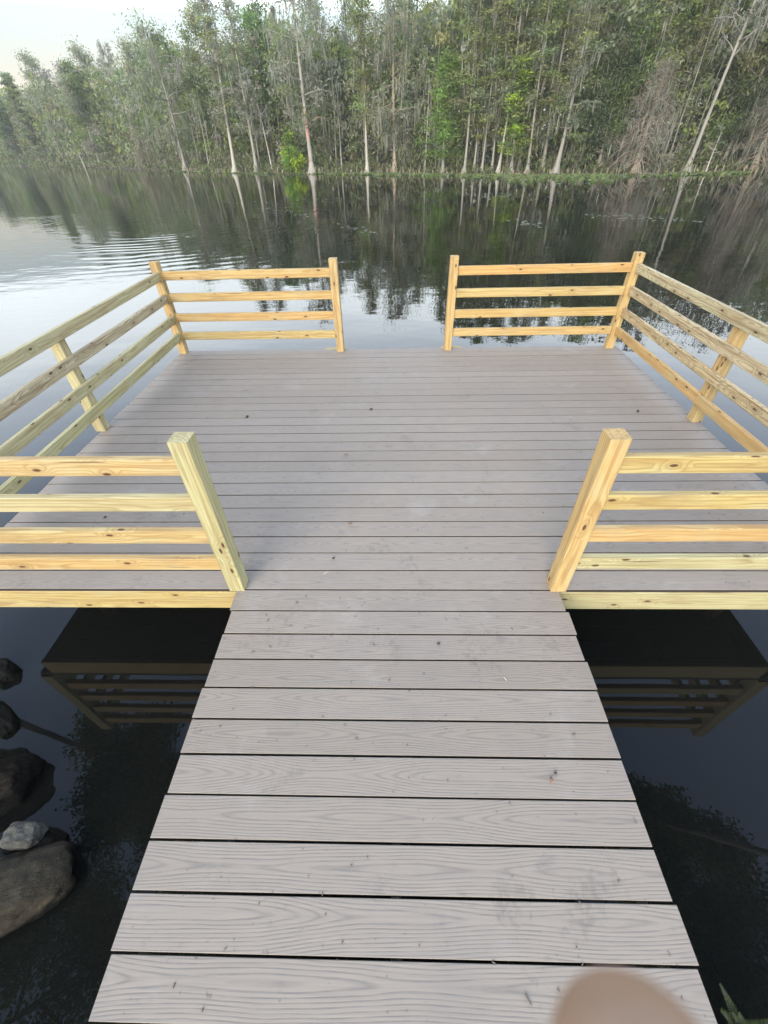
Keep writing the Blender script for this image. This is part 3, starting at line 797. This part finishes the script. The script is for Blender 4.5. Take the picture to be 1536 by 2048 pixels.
def floating_weeds():
    n = 17000
    px = np.concatenate([rng.uniform(640, 1010, 5000), rng.uniform(990, 1215, 9000), rng.uniform(1200, 1500, 2200), rng.uniform(330, 640, 800)])
    d = np.array([list(ray(p, 345)) for p in px]); d[:, 2] = 0; d = unit(d)
    w = np.interp(px, [330, 640, 760, 990, 1060, 1215, 1260, 1500], [.6, 1.8, 3.2, 4.2, 8.5, 7.5, 2.6, 1.2])
    w = w * np.clip(.62 + .5 * np.sin(px * .047) * np.sin(px * .021 + 1) + .35 * np.sin(px * .19 + 2) + .25 * rng.standard_normal(n), .12, 1.6)
    off = -(.1 + rng.uniform(0, 1, n) ** 1.2 * w)
    lo = np.full(n, 5.0); hi = np.full(n, 300.0)
    for _ in range(36):
        m = (lo + hi) / 2; s = d[:, 1] * m - (shore(d[:, 0] * m) + off) < 0
        lo = np.where(s, m, lo); hi = np.where(s, hi, m)
    C = np.stack([d[:, 0] * lo, d[:, 1] * lo, WATER + rng.uniform(.005, .09, n)], -1)
    U = unit(rng.standard_normal((n, 3)) * np.array((1, 1, .35))); V = unit(np.cross(unit(rng.standard_normal((n, 3)) * .5 + np.array((0, 0, 1))), U))
    sz = rng.uniform(.5, 1.4, (n, 1))
    colr = tint(('fern', 'sage', 'fern', 'sage', 'bright'), n, .15) * .82
    o = quads('floating_weeds', C, U * .13 * sz, V * .10 * sz, colr, LEAF)
    tag(o, 'green mat of floating weeds along the far waterline', 'floating weeds', kind='stuff')
    # stray pads and flecks out on the open water
    segs = [((930, 388), (1110, 395), 70), ((1170, 428), (1310, 436), 60), ((1300, 438), (1400, 440), 30), ((500, 405), (760, 398), 60), ((250, 372), (330, 395), 30), ((1010, 440), (1080, 446), 20), ((720, 455), (745, 455), 5), ((560, 420), (760, 470), 36), ((380, 390), (560, 420), 30), ((330, 350), (640, 352), 60)]
    P = []
    for (a, b), (c, e), k in segs:
        for t in rng.uniform(0, 1, k):
            P.append(list(atz(a + (c - a) * t + rng.normal() * 6, b + (e - b) * t + rng.normal() * 3.0, WATER + .006)))
    P = np.array(P); n = len(P)
    az = rng.uniform(0, 6.28, n); U = np.stack([np.cos(az), np.sin(az), 0 * az], -1); V = np.stack([-np.sin(az), np.cos(az), 0 * az], -1)
    sz = rng.uniform(.35, 1.2, (n, 1)) * .08
    colr = tint(('moss', 'sage', 'moss'), n, .2) * 1.2
    o = quads('lily_pads', P, U * sz, V * sz, colr, LEAF)
    tag(o, 'scattered pale pads and flecks drifting on the open water', 'lily pads', kind='stuff')
floating_weeds()

# trees of the near bank: only their dark mirror images are in the picture
for args in (((-7.3, 2.5), 12.5, .58, 1.7, (.16, .07), 'leaning tree mirrored as a dark crown in the water beside the boulders'),
             ((7.6, -1.2), 12.0, .58, 1.4, (-.33, .44), 'leaning tree mirrored as a small dark crown beside the walkway, on the boulder-free side'),
             ((9.2, -2.2), 12.0, .45, 1.9, (-.27, .27), 'bushy bank tree mirrored as a dark mass by the fern'),
             ((-8.5, -3.3), 13.0, .40, 2.7, (.22, .33), 'bank tree mirrored as a black mass below the largest boulder')):
    T(0, 0, 'leafy', args[1], .12, args[5], group=None, loc=Vector((*args[0], 0)), cr=args[3], z0=args[2], lean=args[4], pal=('dark', 'green'), dens=7.5, leaf=.46, moss=0)

# ------------------------------------------------------------------ boulders
ROCK = mat_rock('granite', (.078, .066, .048), (.030, .026, .020), WATER + .03)
ROCKD = mat_rock('wet_stone', (.018, .014, .011), (.005, .0048, .0045), WATER + .11)
ROCKW = mat_rock('pale_stone', (.12, .116, .105), (.055, .053, .047))
def boulder(name, px, py, z, rad, rot, mat, label, seed, rough=.16):
    c = atz(px, py, z)
    bm = bmesh.new(); bmesh.ops.create_icosphere(bm, subdivisions=5, radius=1)
    for v in bm.verts:
        d = v.co.normalized(); s = Vector((seed * 3.7, seed * 1.3, 0))
        k = 1 + rough * .12 * mnoise.noise(d * 16 + s) + rough * .10 * mnoise.noise(d * 34 + s) + rough * 1.6 * mnoise.noise(d * 1.3 + s) + rough * .7 * mnoise.noise(d * 3 + s) + rough * .28 * mnoise.noise(d * 7 + s)
        q = d * k
        q = Vector([math.copysign(abs(a) ** .82, a) for a in q])      # squarer than a ball
        v.co = Vector((q.x * rad[0], q.y * rad[1], q.z * rad[2]))
    me = bpy.data.meshes.new(name); bm.to_mesh(me); bm.free()
    me.polygons.foreach_set('use_smooth', [True] * len(me.polygons)); me.materials.append(mat)
    o = bpy.data.objects.new(name, me); col.objects.link(o)
    o.location = c; o.rotation_euler = (rot[1], rot[2], rot[0])
    tag(o, label, 'boulder')
    return o
boulder('boulder', -8, 1796, -.475, (.30, .14, .095), (R(20), R(-8), R(4)), ROCK, 'largest grey brown boulder with a flat rough top and a wet black rim', 1)
boulder('stone', 46, 1672, -.42, (.085, .05, .06), (R(8), 0, 0), ROCKW, 'small pale grey stone lying behind the largest boulder', 2)
boulder('boulder', 78, 1690, -.54, (.17, .07, .09), (R(-8), 0, 0), ROCKD, 'black wet rock under the small pale stone', 3)
boulder('boulder', -28, 1580, -.46, (.21, .14, .16), (R(30), 0, R(10)), ROCKD, 'dark square shouldered boulder with a brown top behind the pale stone', 4)
boulder('boulder', 0, 1440, -.53, (.15, .06, .07), (R(-32), 0, 0), ROCKD, 'long low black rock slanting in the water', 5)
boulder('boulder', 4, 1345, -.52, (.11, .07, .09), (R(-20), 0, 0), ROCKD, 'small rounded black rock farthest along the shore, near the fascia board', 6)

# ------------------------------------------------------------------ fern at the walkway's edge
def fern():
    base = atz(1484, 2068, -.5)
    root = empty('fern_plant', base, 'small grey green ferny plant beside the walkway at the bottom of the photo', 'plant')
    C, U, V = [], [], []
    mb = MB()
    for i in range(26):
        az = rng.uniform(0, 6.28); L = rng.uniform(.09, .19); el = rng.uniform(.5, 1.3)
        d = np.array((math.cos(az) * math.cos(el), math.sin(az) * math.cos(el), math.sin(el)))
        pts = [d * L * t + np.array((0, 0, -.10 * t * t * L * 5 * .3)) for t in np.linspace(0, 1, 7)]
        mb.tube(pts, [.002] * 6 + [.0006], 4)
        side = unit(np.cross(d, np.array((0, 0, 1.0))))
        for t in np.linspace(.15, 1, 26):
            k = min(6, int(t * 6)); q = d * L * t + np.array((0, 0, -.15 * t * t * L))
            for s in (-1, 1):
                w = .017 * (1.15 - t)
                u = unit(side * s + d * .7) * w
                C.append(q + u); U.append(u); V.append(unit(np.cross(u, d)) * 0 + d * .0021)
    mb.build('stem', BARK_DARK, root)
    C = np.array(C); quads('frond', C, np.array(U), np.array(V), tint(('sage', 'fern', 'green'), len(C), .2) * .7, LEAF, root)
fern()

# ------------------------------------------------------------------ litter on the boards
DRY = mat_plain('dry_leaf', (.20, .11, .07), (.30, .19, .12), 60, .8)
TWIG = mat_plain('twig_bark', (.10, .08, .06), (.22, .18, .14), 90, .85)
NUT = mat_plain('seed', (.03, .022, .016), (.07, .045, .03), 120, .6)
CHIP = mat_plain('wood_chip', (.72, .62, .42), (.60, .48, .30), 90, .8)
def leaf_at(px, py, L, w, rot, label, mat=DRY):
    p = atz(px, py, .003)
    mb = MB(); n = 7; vs = []; fs = []
    for i in range(n):
        t = i / (n - 1); hw = w * math.sin(math.pi * min(max(t, .04), .97)) ** .8
        z = .006 * math.sin(t * 3.1) + .002
        for k, s in enumerate((-1, 0, 1)):
            for lay in (0,):
                vs.append((t * L - L / 2, s * hw, z + (abs(s) * .005)))
    for i in range(n - 1):
        for k in (0, 1): fs.append((i * 3 + k, i * 3 + k + 1, i * 3 + k + 4, i * 3 + k + 3))
    mb.add(vs, fs, True)
    o = mb.build('dry_leaf', mat); o.location = p; o.rotation_euler = (0, 0, R(rot))
    so = o.modifiers.new('thick', 'SOLIDIFY'); so.thickness = .0008
    tag(o, label, 'leaf')
def twig_at(px, py, L, rot, label, mat=TWIG, r=.0022):
    p = atz(px, py, r)
    mb = MB(); mb.tube([(-L / 2, 0, 0), (-L * .1, L * .06, .002), (L * .2, L * .02, .001), (L / 2, L * .10, .003)], [r * .7, r, r, r * .5], 6)
    o = mb.build('twig', mat); o.location = p; o.rotation_euler = (0, 0, R(rot)); tag(o, label, 'twig')
def nut_at(px, py, r, label):
    p = atz(px, py, r * .8)
    mb = MB(); mb.tube([(0, -r * 1.3, 0), (0, -r, 0), (0, 0, 0), (0, r, 0), (0, r * 1.5, 0)], [r * .3, r * .75, r, r * .7, r * .1], 8)
    o = mb.build('seed_cone', NUT); o.location = p; o.rotation_euler = (0, 0, random.uniform(0, 3)); tag(o, label, 'seed')
leaf_at(1101, 1561, .024, .008, 75, 'reddish brown scrap of leaf on a walkway board near its open edge')
leaf_at(692, 911, .034, .010, -15, 'dark curled leaf in the middle of the platform between the two near posts')
leaf_at(700, 1049, .026, .009, 10, 'dark leaf scrap on the platform just inside the near railing gap')
twig_at(1056, 1998, .030, 120, 'grey bent twig lying beside the fingertip on the nearest board')
twig_at(652, 1146, .030, 35, 'pale straw sliver on the platform just before the walkway', CHIP, .0015)
twig_at(1010, 1358, .024, -60, 'pale wood sliver on the upper walkway boards', CHIP, .0014)
nut_at(877, 1287, .0062, 'round black seed on the third walkway board from the platform')
nut_at(667, 1116, .0068, 'black seed beside the pale straw sliver on the platform')
nut_at(1111, 1546, .005, 'tiny black seed above the reddish scrap of leaf')
nut_at(210, 1034, .007, 'black seed on the platform behind the greenish near rails')
nut_at(494, 833, .012, 'dark seed on the platform towards the swirled knot railing')
nut_at(742, 818, .011, 'dark seed in the middle of the platform farther than the curled leaf')
nut_at(1276, 822, .012, 'dark seed on the platform towards the orange railed side')
def crumbs():
    mb = MB()
    for i in range(240):
        if i < 110: x = rng.uniform(RL + .05, RR - .05); y = rng.uniform(-.1, Y0)
        else: x = rng.uniform(XL + .1, XR - .1); y = rng.uniform(Y0, YF - .1)
        r = rng.uniform(.0009, .0032); a = rng.uniform(0, 6.28); L = r * rng.uniform(.6, 3)
        mb.tube([(x - L * math.cos(a), y - L * math.sin(a), r * .6), (x, y, r), (x + L * math.cos(a), y + L * math.sin(a), r * .6)], [r * .5, r, r * .4], 5)
    o = mb.build('leaf_crumbs', TWIG); tag(o, 'fine brown crumbs of bark and leaf scattered over the boards', 'debris', kind='stuff')
crumbs()

# ------------------------------------------------------------------ thin haze volume, added to lighten the dark far trees
def haze():
    t = NT('haze_air')
    v = t.n('ShaderNodeVolumePrincipled')
    v.inputs['Color'].default_value = (.93, .95, .92, 1); v.inputs['Density'].default_value = HAZE
    t.t.links.new(v.outputs[0], t.out.inputs['Volume'])
    mb = MB(); x, y0, y1, z0, z1 = 445, -445, 445, -3.2, 24
    vs = [(a, b, c) for c in (z0, z1) for a, b in ((-x, y0), (x, y0), (x, y1), (-x, y1))]
    mb.add(vs, [(3, 2, 1, 0), (4, 5, 6, 7), (0, 1, 5, 4), (1, 2, 6, 5), (2, 3, 7, 6), (3, 0, 4, 7)])
    o = mb.build('haze', t.m); tag(o, 'thin pale haze added over the lake to lighten the far trees', 'haze', kind='stuff')
HAZE = .0006
haze()

# ------------------------------------------------------------------ camera
cam = bpy.data.cameras.new('camera'); co = bpy.data.objects.new('camera', cam); col.objects.link(co)
cp, sp, cy, sy = math.cos(PITCH), math.sin(PITCH), math.cos(YAW), math.sin(YAW)
def w3(x, y, z): return Vector((x * cy - y * sy, x * sy + y * cy, z))
right = w3(1, 0, 0); up = w3(0, sp, cp); back = -w3(0, cp, -sp)
c_, s_ = math.cos(ROLL), math.sin(ROLL)
# image u = c*x - s*(-y) ; so image right/up axes seen in unrolled camera axes:
r2 = right * c_ + up * s_; u2 = up * c_ - right * s_
M = Matrix((r2, u2, back)).transposed().to_4x4(); M.translation = Vector((CAMX, 0, CAMH))
co.matrix_world = M
cam.sensor_fit = 'HORIZONTAL'; cam.sensor_width = 36; cam.lens = 36 * FPX / 1536
cam.clip_start = .004; cam.clip_end = 4000
cam.dof.use_dof = True; cam.dof.focus_distance = 4.0; cam.dof.aperture_fstop = cam.lens / 1.9
sc.camera = co

# ------------------------------------------------------------------ the photographer's hand
def hand():
    t = NT('skin')
    oc = t.n('ShaderNodeTexCoord').outputs['Object']
    n1 = t.noise(oc, 90, 3, .6); n2 = t.noise(oc, 900, 2, .5)
    c = t.mix(n1, (.28, .170, .105), (.35, .22, .145))
    t.principled(Base_Color=c, Roughness=.5, Subsurface_Weight=.15, Subsurface_Radius=(.004, .0015, .0008), Normal=t.bump(n2, .2, .0004))
    skin = t.m
    D = .042
    tipx, tipy = (1284 - 768) / FPX * D, -(1908 - 1024) / FPX * D
    V = []; E = []; Rr = []
    def add(p, r, link=None):
        V.append(M @ Vector(p)); Rr.append(r)
        if link is not None: E.append((link, len(V) - 1))
        return len(V) - 1
    wx, wy, wz = tipx - .004, tipy - .178, -D - .012
    wrist = add((wx, wy, wz), .024)
    f1 = add((wx - .004, wy - .07, wz + .020), .029, wrist)
    f2 = add((wx - .010, wy - .15, wz + .045), .036, f1)
    f3 = add((wx - .014, wy - .22, wz + .065), .040, f2)
    palm = add((wx + .001, wy + .035, wz), .021, wrist)
    # knuckles: middle (tallest), index, ring, little
    for dx, tip, ln, r in ((0, 0, 1.0, .0102), (-.026, -.034, .92, .0078), (.0235, -.050, .80, .0075), (.038, -.062, .62, .0066)):
        top = tipy + tip
        L = .080 * ln
        kx = tipx + dx
        ky = top - L - .004
        a = add((wx + dx * .55, wy + .055, wz + .001), .013, palm)
        k = add((kx * .5 + (wx + dx * .9) * .5, ky, wz + .003), .0105, a)
        p1 = add((kx, ky + L * .48, -D + .002), r * 1.10, k)
        p2 = add((kx, ky + L * .76, -D + .001), r * 1.02, p1)
        p3 = add((kx, top - r * 1.35, -D), r * .98, p2)
        add((kx, top - r * .55, -D), r * .72, p3)
    t0 = add((wx - .026, wy + .040, wz + .010), .013, palm)
    t1 = add((wx - .047, wy + .070, wz + .020), .0105, t0)
    t2 = add((wx - .052, wy + .098, wz + .022), .0092, t1)
    add((wx - .050, wy + .115, wz + .020), .0070, t2)
    me = bpy.data.meshes.new('person'); me.from_pydata([tuple(v) for v in V], E, [])
    o = bpy.data.objects.new('person', me); col.objects.link(o)
    sk = o.modifiers.new('skin', 'SKIN'); sk.use_smooth_shade = True
    for i, r in enumerate(Rr): me.skin_vertices[0].data[i].radius = (r, r)
    me.skin_vertices[0].data[0].use_root = True
    ss = o.modifiers.new('sub', 'SUBSURF'); ss.levels = 2; ss.render_levels = 3
    me.materials.append(skin)
    tag(o, 'blurred fingertip of the person taking the photo, poking in over the nearest boards', 'person')
    # a sleeve over the forearm
    mb = MB()
    ax = [(wx - .006, wy - .085, wz + .024), (wx - .010, wy - .15, wz + .045), (wx - .014, wy - .235, wz + .070)]
    mb.tube([M @ Vector(q) for q in ax], [.043, .047, .053], 20)
    mb.build('sleeve', mat_plain('cloth', (.05, .06, .08), (.07, .08, .10), 300, .9), o)
hand()

# ------------------------------------------------------------------ sky and light
SUN_EL, SUN_AZ = R(24), R(203)           # azimuth clockwise from +Y: behind the camera, to the left
wd = bpy.data.worlds.new('World'); sc.world = wd; wd.use_nodes = True
nt = wd.node_tree; nt.nodes.clear()
def N(t, **k):
    n = nt.nodes.new(t)
    for a, b in k.items(): setattr(n, a, b)
    return n
L = nt.links.new
out = N('ShaderNodeOutputWorld'); bg = N('ShaderNodeBackground'); bg.inputs[1].default_value = .10
sky = N('ShaderNodeTexSky', sky_type='NISHITA', sun_disc=False)
sky.sun_elevation = SUN_EL; sky.sun_rotation = SUN_AZ; sky.air_density = 1.0; sky.dust_density = 2.0; sky.ozone_density = 1.0
tc = N('ShaderNodeTexCoord')
sep = N('ShaderNodeSeparateXYZ'); L(tc.outputs['Generated'], sep.inputs[0])
# creamy cloud veil low down; bright band above the view added for water reflections
ramp = N('ShaderNodeValToRGB'); L(sep.outputs[2], ramp.inputs[0])
els = ramp.color_ramp.elements
stops = [(0, (8.4, 7.4, 5.7)), (.075, (8.3, 7.6, 6.2)), (.12, (7.6, 8.2, 7.8)), (.15, (8.0, 9.4, 9.8)), (.172, (23, 25, 25.5)), (.27, (29, 31.5, 33)), (.42, (22, 26, 32)), (.62, (8.4, 11.4, 16.8)), (.85, (5.4, 7.4, 11.4)), (1, (3.8, 5.4, 8.4))]
while len(els) < len(stops): els.new(.5)
for e, (p, c) in zip(els, stops): e.position = p; e.color = (*c, 1)
nz = N('ShaderNodeTexNoise'); nz.inputs['Scale'].default_value = 2.4; nz.inputs['Detail'].default_value = 5
mp = N('ShaderNodeMapping'); mp.inputs['Scale'].default_value = (1, 1, 3.5); L(tc.outputs['Generated'], mp.inputs[0]); L(mp.outputs[0], nz.inputs['Vector'])
mr = N('ShaderNodeMapRange'); L(nz.outputs[0], mr.inputs[0])
for i, v in ((1, .35), (2, .68), (3, .86), (4, 1.0)): mr.inputs[i].default_value = v
mx = N('ShaderNodeMix', data_type='RGBA'); L(mr.outputs[0], mx.inputs[0]); L(sky.outputs[0], mx.inputs[6]); L(ramp.outputs[0], mx.inputs[7])
L(mx.outputs[2], bg.inputs[0]); L(bg.outputs[0], out.inputs[0])
sun = bpy.data.lights.new('sun', 'SUN'); sun.energy = 4.2; sun.angle = R(40); sun.color = (1, .90, .74)
so = bpy.data.objects.new('sun', sun); col.objects.link(so)
sd = Vector((math.sin(SUN_AZ) * math.cos(SUN_EL), math.cos(SUN_AZ) * math.cos(SUN_EL), math.sin(SUN_EL)))
so.rotation_euler = sd.to_track_quat('Z', 'Y').to_euler()
so.location = sd * 50

sc.view_settings.view_transform = 'Standard'; sc.view_settings.look = 'None'
sc.view_settings.exposure = 0.33; sc.view_settings.gamma = 1.0
sc.cycles.use_denoising = True
sc.cycles.max_bounces = 8
